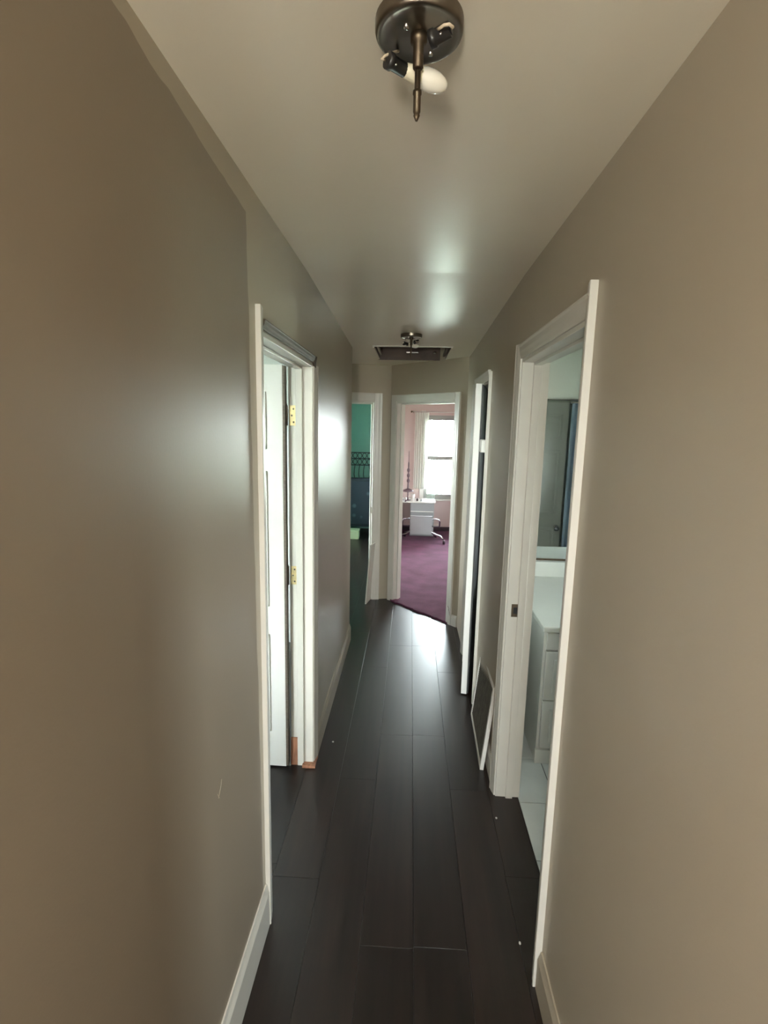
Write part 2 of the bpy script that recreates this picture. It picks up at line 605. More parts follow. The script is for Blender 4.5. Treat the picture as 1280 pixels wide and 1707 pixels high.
mb = MB()
xs = [-4.0, HOLE[0], HOLE[1], 4.0]
ys = [-3.6, 0, 1, 2.3, 2.8, 3.3, HOLE[2], 4.2, HOLE[3], 5.2, 9.0]
for z_off, up in ((0.0, False), (0.34, True)):
    g = {}
    for i, x in enumerate(xs):
        for j, y in enumerate(ys):
            g[i, j] = mb.bm.verts.new((x, y, ceil_z(y) if not up else 2.72))
    for i in range(3):
        for j in range(len(ys) - 1):
            if i == 1 and HOLE[2] <= ys[j] < HOLE[3] - 1e-4 and not up:
                continue
            f = mb.bm.faces.new((g[i, j], g[i + 1, j], g[i + 1, j + 1], g[i, j + 1]))
ceiling = mb.build('ceiling', M['ceiling'])
struct(ceiling, 'beige white satin ceiling of the hall with an open square return-air hole')
bmesh_fix = bmesh.new()
bmesh_fix.from_mesh(ceiling.data)
for f in bmesh_fix.faces:
    if (f.normal.z > 0) == (f.calc_center_median().z < 2.6):
        f.normal_flip()
bmesh_fix.to_mesh(ceiling.data)
bmesh_fix.free()

# ------------------------------------------------------------------ floor with planks
mb = MB()
mb.box((-4.0, -3.6, -0.12), (4.0, 9.0, -0.012))
floor = mb.build('floor', M['subfloor'])
struct(floor, 'dark brown laminate plank floor of the hall')
PW = 0.182
r0 = -0.122 - 10 * PW
rows = [(r0 + k * PW, r0 + (k + 1) * PW) for k in range(14)]
for k, (a, b) in enumerate(rows):
    b = min(b, 0.562)
    if b - a < 0.02: continue
    y = 0.0 - random.uniform(0, 1.1)
    while y < 8.6:
        L = 1.22
        if k == 10: pass
        y2 = y + L
        y1 = max(y, -0.3)
        y2c = min(y2, 8.72)
        if a > -0.35: y2c = min(y2c, 5.12 - max(0, (a + 0.2)) * 1.06)
        if y2c - y1 > 0.1:
            cx, cy = (a + b) / 2, (y1 + y2c) / 2
            p = MB()
            p.box((-(b - a) / 2 + 0.0003, -(y2c - y1) / 2 + 0.0003, -0.010), ((b - a) / 2 - 0.0003, (y2c - y1) / 2 - 0.0003, 0.0), 0.0008)
            p.build('plank', M['plank'], floor, loc=(cx, cy, random.uniform(-0.0003, 0.0002)))
        y = y2

# ------------------------------------------------------------------ plum carpet with a ragged edge at the threshold
mb = MB()
nn = 40
edge = []
for i in range(nn + 1):
    t = i / nn
    u = P_OP[0] - 0.02 + t * (P_OP[1] - P_OP[0] + 0.04)
    p = V + pd.normalized() * u
    nv = Vector((-pd.y, pd.x)).normalized()
    off = -0.015 + 0.02 * noise.noise(Vector((u * 9, 0.3, 0))) + 0.012 * noise.noise(Vector((u * 31, 2, 0)))
    edge.append(p + nv * off)
nv = Vector((-pd.y, pd.x)).normalized()
a0 = V + pd.normalized() * (P_OP[0] - 0.02) + nv * 0.105
a1 = V + pd.normalized() * (P_OP[1] + 0.02) + nv * 0.105
outline = [(e.x, e.y) for e in edge] + [(a1.x, a1.y), (0.66, 4.46), (2.6, 4.46), (2.6, 8.6), (-0.24, 8.6), (-0.24, 5.2), (a0.x, a0.y)]
f0, f1, sd = mb.prism(outline, 0.0005, 0.014, 'z')
carpet = mb.build('floor_carpet', M['plum'])
struct(carpet, 'worn plum purple carpet of the pink room with a ragged edge')
# frayed strands and lint along the cut edge
mb = MB()
for i in range(70):
    e = random.choice(edge)
    a = Vector((e.x + random.uniform(-.01, .01), e.y + random.uniform(-.01, .02), 0.012))
    d = Vector((random.uniform(-.03, .03), random.uniform(-.03, .02), 0))
    mb.tube([a, a + d * 0.5 + Vector((0, 0, 0.004)), a + d + Vector((0, 0, -0.009))], 0.0012, 4)
fr = mb.build('fringe', M['plum'], carpet)
fr['kind'] = 'stuff'

# ------------------------------------------------------------------ doorways of the hall
door1 = doorway('door_1', (XL, 1.585), A_L, 0.83, 2.015, far_top=2.078, near_top=2.008, head_mat=M['dull_trim'], head_w=0.028, head_dz=-0.024,
                label='doorway with unpainted dark head trim, white casing and brass hinges')
# torn bit left where the head trim was cut
mb = MB()
mb.prism([(0.80, 2.016), (0.862, 2.052), (0.88, 2.050), (0.852, 2.022), (0.856, 2.000), (0.838, 1.998)], -0.012, -0.001, 'y')
mb.build('torn_trim_bit', M['dull_trim'], door1)
# leaf swung 90 degrees into the room on the far jamb
leaf = door_leaf(door1, (0.800, 0.130), PI / 2 - 0.02, 0.76, 2.005, six=True)
knob_on(leaf, 0.70, 0.95)
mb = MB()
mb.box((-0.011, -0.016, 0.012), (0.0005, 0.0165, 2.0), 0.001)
he = mb.build('hinge_gap_shade', M['dull_trim'], leaf)  # dark strip added to draw the shade of the hinge gap
he['label'] = 'dark strip standing in for the shade in the hinge gap'
for zc, nm in ((1.78, 'hinge'), (1.015, 'hinge')):
    mb = MB()
    mb.box((0.8125, 0.068, zc - 0.046), (0.8155, 0.106, zc + 0.046), 0.001)
    h = mb.build(nm, M['brass'], door1)
    mb = MB()
    mb.tube([(0.809, 0.119, zc - 0.046), (0.809, 0.119, zc + 0.046)], 0.007, 10)
    mb.tube([(0.809, 0.119, zc + 0.046), (0.809, 0.119, zc + 0.054)], [0.005, 0.003], 8)
    mb.build('hinge_pin', M['dull_trim'], h)
    mb = MB()
    for dz in (-0.03, 0, 0.03):
        mb.lathe([(0, 0), (0.0045, 0.0), (0.004, 0.0012), (0, 0.0012)], 8,
                 Matrix.Translation((0.8125, 0.087 + (0.008 if dz == 0 else 0), zc + dz)) @ Matrix.Rotation(-PI / 2, 4, 'Y'))
    s = mb.build('screw', M['dull_trim'], h)
    s['kind'] = 'stuff'
# bare wood showing at the foot of the far jamb, where the stop was cut away
mb = MB()
mb.box((0.809, 0.052, 0.0), (0.8125, 0.112, 0.155), 0.0)
bw = mb.build('bare_wood_patch', M['bare_wood'], door1)
bw['label'] = 'bare reddish wood at the foot of the far jamb'
mb = MB()
mb.box((0.786, -0.0175, 0.0), (0.874, 0.05, 0.016), 0.002)
bw = mb.build('bare_wood_foot', M['bare_wood'], door1)
bw['label'] = 'bare reddish wood strip under the far casing'

door2 = doorway('door_2', (XR, 2.255), A_R, 0.815, 2.03, cw=0.057, ct=0.02, near_top=2.112, far_top=2.092, head_ext=0.035,
                label='bathroom doorway with wide white casing and a latch plate')
mb = MB()
mb.box((0.0118, 0.018, 0.905), (0.0145, 0.052, 0.965), 0.001)
sp = mb.build('strike_plate', M['stem'], door2)
mb = MB()
mb.box((0.014, 0.026, 0.92), (0.0152, 0.044, 0.95), 0.0004)
mb.build('latch_hole', M['black'], sp)

door3 = doorway('door_3', (XR, 3.80), A_R, 0.67, 2.02, cw=0.06, ct=0.018, depth=0.11, near_top=2.066, far_top=2.05, stop=False,
                label='narrow closet doorway with a white door standing ajar')
lf = door_leaf(door3, (0.016, 0.066), 0.0, 0.61, 2.005, t=0.036, six=True)
lf.rotation_euler = (0, 0, -math.atan2(0.125, 0.60))
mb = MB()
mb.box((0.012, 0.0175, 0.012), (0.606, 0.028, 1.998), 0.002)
bp_ = mb.build('back_shade_board', M['dark_closet'], lf)  # dark sheet on the door back, stands for shade inside the closet
bp_['label'] = 'dark board carrying the closet shade on the back of the door'
mb = MB()
mb.box((0.648, -0.042, 1.60), (0.722, -0.016, 1.675), 0.004)
lb = mb.build('latch_block', M['white'], door3)
lb['label'] = 'small white block fixed on the near casing'
mb = MB()
mb.tube([(0.66, -0.03, 1.605), (0.66, -0.03, 1.66)], 0.004, 8)
mb.build('latch_pin', M['trim'], lb)

door4 = doorway('door_4', V + pd.normalized() * P_OP[0], A_P, P_OP[1] - P_OP[0], HE, cw=0.06, depth=0.10,
                label='angled doorway to the pink room')
# leaf swung far back into the pink room, hinged on the left jamb
pl = door_leaf(door4, (-0.057, 0.128), 0, 0.70, HE - 0.02, six=True)
pl.rotation_euler = (0, 0, math.radians(138.2))
kp = knob_on(pl, 0.64, 0.93, side=(-1, 1))
# scuffed, dented foot of the right casing
mb = MB()
u = P_OP[1] - P_OP[0]
for i in range(3):
    mb.tube([(u + 0.02 + i * 0.01, -0.0145, 0.17 - i * 0.03), (u + 0.034 + i * 0.006, -0.0145, 0.15 - i * 0.03), (u + 0.04 + i * 0.004, -0.0145, 0.11 - i * 0.02)], 0.0018, 5)
mb.build('scuff', M['dull_trim'], door4)

door5 = doorway('door_5', T0 + td.normalized() * T_OP[0], A_T, T_OP[1] - T_OP[0], HE, cw=0.075, depth=0.10,
                label='doorway to the teal room at the end of the hall')
mb = MB()
uu = T_OP[1] - T_OP[0]
mb.box((uu - 0.0155, 0.012, 0.885), (uu - 0.0122, 0.046, 0.945), 0.001)
mb.build('strike_plate', M['stem'], door5)


# ------------------------------------------------------------------ baseboards
def baseboard(name, origin, ang, u0, u1, h=0.135, t=0.013, material=None):
    mb = MB()
    mb.prism([(0, 0), (-t, 0), (-t, h * 0.80), (-t * 0.75, h * 0.86), (-t * 0.5, h * 0.93), (-t * 0.35, h), (0, h)], u0, u1, 'x')
    o = mb.build(name, material or M['trim'], loc=(origin[0], origin[1], 0), rot=(0, 0, ang))
    struct(o)
    return o


baseboard('baseboard_left', (XL, 0), A_L, -1.0, 1.530, h=0.165)
baseboard('baseboard_left_far', (XL, 0), A_L, 2.472, 4.004, h=0.135, material=M['wall'])
baseboard('baseboard_right', (XR, 0), A_R, -1.383, 1.0, h=0.135, material=M['wall'])
baseboard('baseboard_right_far', (XR, 0), A_R, -3.07, -2.312, h=0.12, material=M['trim'])
baseboard('baseboard_end', V, A_P, P_OP[1] + 0.06, PLEN - 0.005, h=0.10)

# ------------------------------------------------------------------ open return-air hole in the ceiling
rz = ceil_z(4.2)
hx0, hx1, hy0, hy1 = HOLE
hz0, hz1 = ceil_z(HOLE[2]), ceil_z(HOLE[3])
duct = empty('return_air_opening', ((hx0 + hx1) / 2, (hy0 + hy1) / 2, hz1))
tag(duct, 'open rectangular return-air hole in the ceiling with brown duct inside', 'vent')
ox, oy, oz = duct.location
DT = 2.60


def dbox(name, a, b, m_, bev=0.0):
    q = MB()
    q.box((a[0] - ox, a[1] - oy, a[2] - oz), (b[0] - ox, b[1] - oy, b[2] - oz), bev)
    return q.build(name, m_, duct)


dbox('duct_wall', (hx0 - 0.012, hy0, 2.318), (hx0, hy1, DT), M['duct'])
dbox('duct_wall', (hx1, hy0, 2.318), (hx1 + 0.012, hy1, DT), M['duct'])
dbox('duct_wall', (hx0 - 0.012, hy0 - 0.012, 2.326), (hx1 + 0.012, hy0, DT), M['duct'])
dbox('duct_wall', (hx0 - 0.012, hy1, 2.316), (hx1 + 0.012, hy1 + 0.012, DT), M['duct'])
dbox('duct_top', (hx0 - 0.012, hy0 - 0.012, DT), (hx1 + 0.012, hy1 + 0.012, DT + 0.01), M['duct'])
dbox('rim', (hx0 - 0.014, hy0 - 0.016, hz0 - 0.006), (hx1 + 0.014, hy0 - 0.001, hz0 + 0.006), M['trim'], 0.001)
dbox('rim', (hx0 - 0.014, hy1 + 0.001, hz1 - 0.004), (hx1 + 0.014, hy1 + 0.014, hz1 + 0.006), M['duct'], 0.001)
dbox('rim', (hx0 - 0.014, hy0, hz1 - 0.003), (hx0 - 0.002, hy1, hz0 + 0.006), M['ceiling'], 0.001)
dbox('rim', (hx1 + 0.002, hy0, hz1 - 0.003), (hx1 + 0.014, hy1, hz0 + 0.006), M['ceiling'], 0.001)
dbox('metal_flange', (-0.06, hy1 - 0.03, 2.362), (0.045, hy1 - 0.001, 2.374), M['foil'], 0.002)
dbox('side_rail', (hx0 + 0.003, hy0 + 0.02, 2.335), (hx0 + 0.022, hy1 - 0.02, 2.36), M['foil'], 0.002)
dbox('side_rail', (hx1 - 0.022, hy0 + 0.02, 2.335), (hx1 - 0.003, hy1 - 0.02, 2.36), M['duct'], 0.002)
q = MB()
q.lathe([(0, 0.012), (0.012, 0.010), (0.016, 0.0), (0.012, -0.010), (0, -0.012)], 10, Matrix.Translation((0.19, 0.31, 0.055)))
q.build('metal_cap', M['foil'], duct)


# ------------------------------------------------------------------ ceiling lights without shades
def make_light(loc, label):
    r = empty('ceiling_light', loc)
    tag(r, label, 'light', 'bare ceiling lights along the hall')
    m = MB()
    m.lathe([(0.0, -0.0195), (0.040, -0.0195), (0.054, -0.0185), (0.060, -0.0205), (0.0655, -0.0215), (0.0690, -0.0195), (0.0705, -0.015), (0.0705, 0.0)], 48)
    cp = m.build('canopy', M['nickel'], r)
    m = MB()
    m.tube([(0, 0, -0.018), (0, 0, -0.030), (0, 0, -0.032), (0, 0, -0.066), (0, 0, -0.068)], [0.014, 0.013, 0.0085, 0.0085, 0.006], 16)
    m.tube([(0, 0, -0.066), (0, 0, -0.132)], 0.0046, 12)
    for i in range(16):
        z = -0.071 - i * 0.0017
        m.tube([(0, 0, z), (0, 0, z - 0.0006)], 0.0050, 10)
    st = m.build('threaded_stem', M['stem'], r)
    m = MB()
    m.lathe([(0.004, -0.098), (0.0072, -0.099), (0.0072, -0.104), (0.006, -0.106), (0.006, -0.130), (0.0045, -0.134), (0.0055, -0.135), (0.002, -0.143), (0, -0.143)], 12)
    m.build('stem_tip', M['stem'], st)
    # socket bodies
    def socket(a, b, nm='socket'):
        a, b = Vector(a), Vector(b)
        q = MB()
        q.tube([a, a.lerp(b, 0.25), a.lerp(b, 0.27), b], [0.0125, 0.0125, 0.0105, 0.0105], 14)
        q.tube([b, b.lerp(a, -0.06)], [0.0075, 0.0075], 12)
        s_ = q.build(nm, M['black'], r)
        c = (a + b) / 2
        q = MB()
        q.lathe([(0, 0), (0.0028, 0), (0.0025, 0.002), (0, 0.0022)], 8, Matrix.Translation(c + Vector((0, -0.0105, -0.006))) @ Matrix.Rotation(PI / 2, 4, 'X'))
        q.build('terminal_screw', M['chrome'], s_)
        return s_
    s1 = socket((-0.050, -0.005, -0.056), (-0.022, 0.016, -0.059))
    s2 = socket((0.018, -0.046, -0.056), (0.047, -0.059, -0.050))
    # bulb screwed into the first socket
    d = Vector((0.078, 0.034, -0.008)).normalized()
    mtx = Matrix.Translation((-0.022, 0.016, -0.059)) @ d.to_track_quat('Z', 'Y').to_matrix().to_4x4() @ Matrix.Scale(0.95, 4)
    m = MB()
    m.lathe([(0.0, 0.0), (0.0105, 0.0), (0.0115, 0.004), (0.0135, 0.024), (0.0150, 0.030)], 24, mtx)
    bb = m.build('bulb', M['bulb_base'], r)
    m = MB()
    m.lathe([(0.0150, 0.0300), (0.0172, 0.040), (0.0178, 0.050), (0.0165, 0.062), (0.0132, 0.072), (0.0085, 0.079), (0.004, 0.082), (0, 0.083)], 28, mtx)
    m.build('bulb_globe', M['bulb'], bb)
    # wires looping out of the sockets
    m = MB()
    m.tube([(-0.053, -0.004, -0.056), (-0.058, -0.012, -0.059), (-0.053, -0.010, -0.054), (-0.045, -0.001, -0.045), (-0.038, 0.016, -0.032), (-0.034, 0.034, -0.0195)], 0.0022, 8)
    m.build('wire', M['wire'], s1)
    m = MB()
    m.tube([(0.028, -0.058, -0.050), (0.031, -0.071, -0.057), (0.037, -0.080, -0.059), (0.044, -0.080, -0.058), (0.050, -0.073, -0.057), (0.048, -0.061, -0.051)], 0.0022, 8)
    m.build('wire', M['wire'], s2)
    m = MB()
    m.lathe([(0, -0.006), (0.004, -0.005), (0.0045, 0.0)], 10, Matrix.Translation((-0.020, -0.022, -0.0195)))
    m.build('mounting_screw', M['chrome'], r)
    m = MB()
    m.lathe([(0, -0.006), (0.004, -0.005), (0.0045, 0.0)], 10, Matrix.Translation((0.020, 0.040, -0.0185)))
    m.build('mounting_screw', M['chrome'], r)
    return r


l1 = make_light((-0.006, 0.942, 2.379), 'nickel ceiling light missing its shade, with long stem, nearest the camera')
l2 = copy_tree(l1)
l2.location = (-0.015, 3.52, ceil_z(3.52))
l2['label'] = 'small bare ceiling light just before the open ceiling vent hole'

# ------------------------------------------------------------------ leaning return-air grille by the bathroom door
GL = 0.525
gh = 0.462
g = empty('return_air_grille', (0.406, 2.432, 0.0), rot=(0, 0, 0))
tag(g, 'white framed grille with dusty grey filter leaning on wall by bathroom doorway', 'grille')
ga = math.atan2(0.393 - 0.406, 2.955 - 2.432)
tilt = math.asin(0.046 / gh)
g.rotation_euler = (0, tilt, PI / 2 + (-ga) * -1 - PI / 2)
# local: y along the wall, z up, +x towards the wall
th, fw = 0.020, 0.022
for nm, a, b in (('frame_bar', (0, 0, 0), (th, fw, gh)), ('frame_bar', (0, GL - fw, 0), (th, GL, gh)),
                 ('frame_bar', (0, fw, 0), (th, GL - fw, fw)), ('frame_bar', (0, fw, gh - fw), (th, GL - fw, gh))):
    m = MB()
    m.box(a, b, 0.002)
    m.build(nm, M['white'], g)
m = MB()
m.box((0.007, fw, fw), (0.015, GL - fw, gh - fw))
fl = m.build('filter', M['filter'], g)
m = MB()
nl = 34
for i in range(nl):
    z = fw + (gh - 2 * fw) * (i + 0.5) / nl
    m.box((0.003, fw, z - 0.0012), (0.008, GL - fw, z + 0.0012))
lv = m.build('louvers', M['filter'], g)
lv['kind'] = 'stuff'

# the second cover leaning in the teal doorway
g2 = empty('vent_cover', (-0.405, 4.868, 0.0))
tag(g2, 'narrow pale vent cover leaning in the teal room doorway', 'vent cover')
ph = math.atan2(-(-0.342 + 0.405), 5.17 - 4.868)
g2.rotation_euler = (0, math.radians(4.0), ph)
for nm, a, b in (('frame_bar', (0, 0, 0), (0.014, 0.02, 0.60)), ('frame_bar', (0, 0.295, 0), (0.014, 0.315, 0.60)),
                 ('frame_bar', (0, 0.02, 0), (0.014, 0.295, 0.02)), ('frame_bar', (0, 0.02, 0.58), (0.014, 0.295, 0.60))):
    m = MB()
    m.box(a, b, 0.0015)
    m.build(nm, M['trim'], g2)
m = MB()
m.box((0.005, 0.02, 0.02), (0.010, 0.295, 0.58))
m.build('filter', M['trim'], g2)

# ------------------------------------------------------------------ closet behind the right wall
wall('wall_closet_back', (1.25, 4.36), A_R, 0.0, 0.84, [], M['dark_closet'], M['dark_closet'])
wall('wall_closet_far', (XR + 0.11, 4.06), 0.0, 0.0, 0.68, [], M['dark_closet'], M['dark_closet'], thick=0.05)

# ------------------------------------------------------------------ bathroom
BY0, BY1, BX1 = 1.33, 3.42, 2.35
wall('wall_bathroom_back', (XR + 0.11, BY1), 0.0, 0.0, BX1 - XR - 0.11 + 0.1, [], M['bath'], M['dark_closet'], thick=0.10)
wall('wall_bathroom_near', (BX1 + 0.1, BY0), PI, 0.0, BX1 - XR - 0.01, [], M['bath'], M['wall'], thick=0.10)


def wall_window(name, origin, ang, u0, u1, win, front, back, thick=0.12, z1=WT):
    """wall with one window hole: four blocks of one mesh"""
    a, b, c, d = win
    mb = MB()
    bm = mb.bm
    def quad(p, idx):
        f = bm.faces.new([bm.verts.new(v) for v in p])
        f.material_index = idx
    for v, idx in ((0.0, 0), (thick, 1)):
        for (x0, x1, y0, y1) in ((u0, a, 0, z1), (b, u1, 0, z1), (a, b, 0, c), (a, b, d, z1)):
            quad([(x0, v, y0), (x1, v, y0), (x1, v, y1), (x0, v, y1)], idx)
    for p in ([(a, 0, c), (b, 0, c), (b, thick, c), (a, thick, c)], [(a, 0, d), (b, 0, d), (b, thick, d), (a, thick, d)],
              [(a, 0, c), (a, thick, c), (a, thick, d), (a, 0, d)], [(b, 0, c), (b, thick, c), (b, thick, d), (b, 0, d)],
              [(u0, 0, 0), (u0, thick, 0), (u0, thick, z1), (u0, 0, z1)], [(u1, 0, 0), (u1, thick, 0), (u1, thick, z1), (u1, 0, z1)]):
        quad(p, 0)
    bmesh.ops.remove_doubles(bm, verts=bm.verts, dist=1e-5)
    o = mb.build(name, [front, back], loc=(origin[0], origin[1], 0), rot=(0, 0, ang))
    struct(o)
    return o


def window(name, origin, ang, win, thick=0.12, rail=0.5, label=None, sill=True):
    """single-hung window in local wall coordinates"""
    a, b, c, d = win
    w = empty(name, (origin[0], origin[1], 0), ang)
    struct(w, label)
    f = 0.035
    for nm, p0, p1 in (('frame_side', (a, 0.02, c), (a + f, 0.09, d)), ('frame_side', (b - f, 0.02, c), (b, 0.09, d)),
                       ('frame_head', (a + f, 0.02, d - f), (b - f, 0.09, d)), ('frame_foot', (a + f, 0.02, c), (b - f, 0.09, c + f))):
        q = MB()
        q.box(p0, p1, 0.002)
        q.build(nm, M['sash'], w)
    mz = c + (d - c) * rail
    for nm, z0, z1, y in (('lower_sash', c + f, mz + 0.030, 0.04), ('upper_sash', mz - 0.030, d - f, 0.07)):
        q = MB()
        s = 0.022
        q.box((a + f, y, z0), (a + f + s, y + 0.022, z1))
        q.box((b - f - s, y, z0), (b - f, y + 0.022, z1))
        q.box((a + f + s, y, z0), (b - f - s, y + 0.022, z0 + s + 0.022))
        q.box((a + f + s, y, z1 - s - 0.022), (b - f - s, y + 0.022, z1))
        sa = q.build(nm, M['sash'], w)
        q = MB()
        q.box((a + f + s, y + 0.009, z0 + s), (b - f - s, y + 0.012, z1 - s))
        q.build('pane', M['glass'], sa)
    if sill:
        q = MB()
        q.box((a - 0.04, -0.035, c - 0.022), (b + 0.04, 0.04, c), 0.003)
        q.build('sill', M['white'], w)
    return w


BW = (0.60, 1.25, 1.05, 1.8)
wall_window('wall_bathroom_right', (BX1, BY1), A_R, -0.1, BY1 - BY0 + 0.1, BW, M['bath'], M['wall'])
window('window_3', (BX1, BY1), A_R, BW)
portal((BX1 + 0.10, BY1 - (BW[0] + BW[1]) / 2, (BW[2] + BW[3]) / 2), (-1, 0, 0), BW[1] - BW[0], BW[3] - BW[2])

m = MB()
m.box((XR + 0.11, BY0 - 0.1, -0.012), (BX1, BY1, -0.004))
bfloor = m.build('floor_bathroom', M['grout'])
struct(bfloor, 'white square bathroom floor tiles with dark grout')
TS = 0.335
tx0, ty0 = 0.740 - TS, 2.213 - 4 * TS
for i in range(6):
    for j in range(8):
        x0, x1 = tx0 + i * TS + 0.002, tx0 + (i + 1) * TS - 0.002
        y0, y1 = ty0 + j * TS + 0.002, ty0 + (j + 1) * TS - 0.002
        x0, x1 = max(x0, XR + 0.108), min(x1, BX1)
        y0, y1 = max(y0, BY0), min(y1, BY1)
        if x1 - x0 < 0.02 or y1 - y0 < 0.02: continue
        q = MB()
        q.box((-(x1 - x0) / 2, -(y1 - y0) / 2, -0.006), ((x1 - x0) / 2, (y1 - y0) / 2, 0.0), 0.0015)
        q.build('tile', M['tile'], bfloor, loc=((x0 + x1) / 2, (y0 + y1) / 2, random.uniform(-0.0004, 0.0004)))

# vanity
vx0, vx1, vy0, vy1, vh = 0.708, 1.92, 2.505, 3.415, 0.765
v = empty('vanity_cabinet', (vx0, vy0, 0))
tag(v, 'white bathroom vanity with stacked drawers and a counter under the mirror', 'vanity')
def vb(name, a, b, m_, bev=0.0, par=None):
    q = MB()
    q.box((a[0] - vx0, a[1] - vy0, a[2]), (b[0] - vx0, b[1] - vy0, b[2]), bev)
    return q.build(name, m_, par or v)
vb('carcass', (vx0, vy0 + 0.02, 0.0), (vx1, vy1, vh - 0.03), M['vanity'], 0.002)
vb('kick_board', (vx0 - 0.006, vy0 + 0.004, 0.0), (vx1, vy0 + 0.022, 0.078), M['vanity'], 0.003)
vb('counter', (vx0 - 0.014, vy0 - 0.014, vh - 0.03), (vx1, vy1, vh), M['counter'], 0.006)
vb('backsplash', (vx0 - 0.10, vy1 - 0.02, vh), (vx1, vy1, vh + 0.105), M['counter'], 0.004)
for z0, z1 in ((0.092, 0.355), (0.365, 0.628), (0.638, 0.728)):
    for x0, x1 in ((vx0 + 0.012, vx0 + 0.50), (vx0 + 0.515, vx1 - 0.01)):
        dr = vb('drawer', (x0, vy0, z0), (x1, vy0 + 0.021, z1), M['vanity'], 0.003)
        if z1 - z0 > 0.2:
            vb('drawer_panel', (x0 + 0.04, vy0 - 0.006, z0 + 0.04), (x1 - 0.04, vy0 + 0.002, z1 - 0.04), M['vanity'], 0.004, dr)
# mirror
mi = empty('wall_mirror', (0.60, BY1, 0.885))
tag(mi, 'large frameless mirror above the bathroom vanity counter', 'mirror')
q = MB()
q.box((0, -0.008, 0), (1.35, -0.001, 1.045), 0.0015)
q.build('mirror_glass', M['mirror'], mi)
q = MB()
q.box((0, -0.014, -0.008), (1.35, -0.0005, 0.004), 0.001)
q.build('bottom_channel', M['stem'], mi)
q = MB()
q.box((0, -0.012, 1.041), (1.35, -0.0005, 1.049), 0.001)
q.build('top_channel', M['chrome'], mi)

# six-panel door on the near bathroom wall, seen in the mirror
door6 = empty('door_6', (1.605, BY0 + 0.045, 0), PI)
struct(door6, 'white six-panel door of the bathroom seen in the mirror')
l6 = door_leaf(door6, (0.0, 0.0), 0.0, 0.62, 2.02, six=True)
knob_on(l6, 0.05, 0.72, side=(-1,))
q = MB()
q.prism([(0.62 + x, 0.04 + y) for x, y in casing_prof(0.06, 0.02)], 0, 2.09, 'z')
q.build('casing_side', M['trim'], door6)

sc_ = empty('shower_curtain', (1.62, BY0 + 0.09, 0.06))
tag(sc_, 'pale blue shower curtain seen in the bathroom mirror', 'curtain')
q = MB()
gr = {}
for i in range(31):
    for j in range(2):
        gr[i, j] = q.bm.verts.new((0.55 * i / 30, 0.018 * math.sin(i * 1.25), 1.95 * j))
for i in range(30):
    f = q.bm.faces.new((gr[i, 0], gr[i + 1, 0], gr[i + 1, 1], gr[i, 1]))
    f.smooth = True
q.build('cloth_panel', M['pale_blue'], sc_)
q = MB()
q.tube([(-0.02, 0, 1.955), (0.60, 0, 1.955)], 0.010, 10)
q.build('rod', M['chrome'], sc_)

# ------------------------------------------------------------------ room behind the left doorway
LX = -3.4
LW = (0.5, 2.9, 0.45, 2.15)
wall_window('wall_left_room_near', (XL - 0.11, 0.35), PI, 0.0, 3.0, LW, M['left_room'], M['wall'])
window('window_2', (XL - 0.11, 0.35), PI, LW)
portal((XL - 0.11 - (LW[0] + LW[1]) / 2, 0.25, (LW[2] + LW[3]) / 2), (0, 1, 0), LW[1] - LW[0], LW[3] - LW[2])
wall('wall_left_room_left', (LX, 0.2), A_L, 0.0, 3.9, [], M['left_room'], M['left_room'])

# ------------------------------------------------------------------ pink room
PY = 8.62
PWIN = (0.48, 1.40, 0.55, 1.935)          # along the wall from x = -0.24
wall_window('wall_pink_back', (-0.24, PY), 0.0, -0.1, 3.0, PWIN, M['pink'], M['white'])
window('window_1', (-0.24, PY), 0.0, PWIN, rail=0.495, label='bright white single-hung window of the pink room')
portal((-0.24 + (PWIN[0] + PWIN[1]) / 2, PY + 0.10, (PWIN[2] + PWIN[3]) / 2), (0, -1, 0), PWIN[1] - PWIN[0], PWIN[3] - PWIN[2])
wall('wall_pink_left', (-0.24, 5.14), A_L, 0.0, 3.5, [], M['pink'], M['teal'], thick=0.09)
SWIN = (1.5, 2.2, 0.6, 1.7)  # unseen side window, added to brighten the pink room
wall_window('wall_pink_right', (2.6, PY), A_R, 0.0, 4.3, SWIN, M['pink'], M['white'])
window('added_window_6', (2.6, PY), A_R, SWIN)
portal((2.7, PY - (SWIN[0] + SWIN[1]) / 2, (SWIN[2] + SWIN[3]) / 2), (-1, 0, 0), SWIN[1] - SWIN[0], SWIN[3] - SWIN[2])
wall('wall_pink_near', (2.7, 4.46), PI, 0.0, 2.12, [], M['pink'], M['wall'], thick=0.08)
baseboard('baseboard_pink', (-0.24, PY), 0.0, 0.0, 2.84, h=0.08, material=M['maroon'])

# window casing and curtain
for nm, a, b in (('trim_1', (PWIN[0] - 0.07, -0.014, PWIN[2]), (PWIN[0] - 0.002, -0.001, PWIN[3] + 0.07)),):
    q = MB()
    q.box(a, b, 0.003)
    struct(q.build(nm, M['white'], loc=(-0.24, PY, 0)))
cu = empty('curtain', (0.05, PY - 0.05, 1.985))
tag(cu, 'sheer white curtain panel hanging beside the bright window', 'curtain')
q = MB()
n1, n2 = 36, 8
gr = {}
for i in range(n1 + 1):
    for j in range(n2 + 1):
        x = 0.015 + 0.225 * i / n1
        gr[i, j] = q.bm.verts.new((x, 0.012 * math.sin(i * 1.05) * (0.6 + 0.4 * j / n2), -0.01 - 1.25 * j / n2))
for i in range(n1):
    for j in range(n2):
        f = q.bm.faces.new((gr[i, j], gr[i + 1, j], gr[i + 1, j + 1], gr[i, j + 1]))
        f.smooth = True
q.build('cloth_panel', M['sheer'], cu)
q = MB()
q.tube([(-0.03, 0, 0), (1.25, 0, 0)], 0.006, 8)
rod = q.build('rod', M['white'], cu)
q = MB()
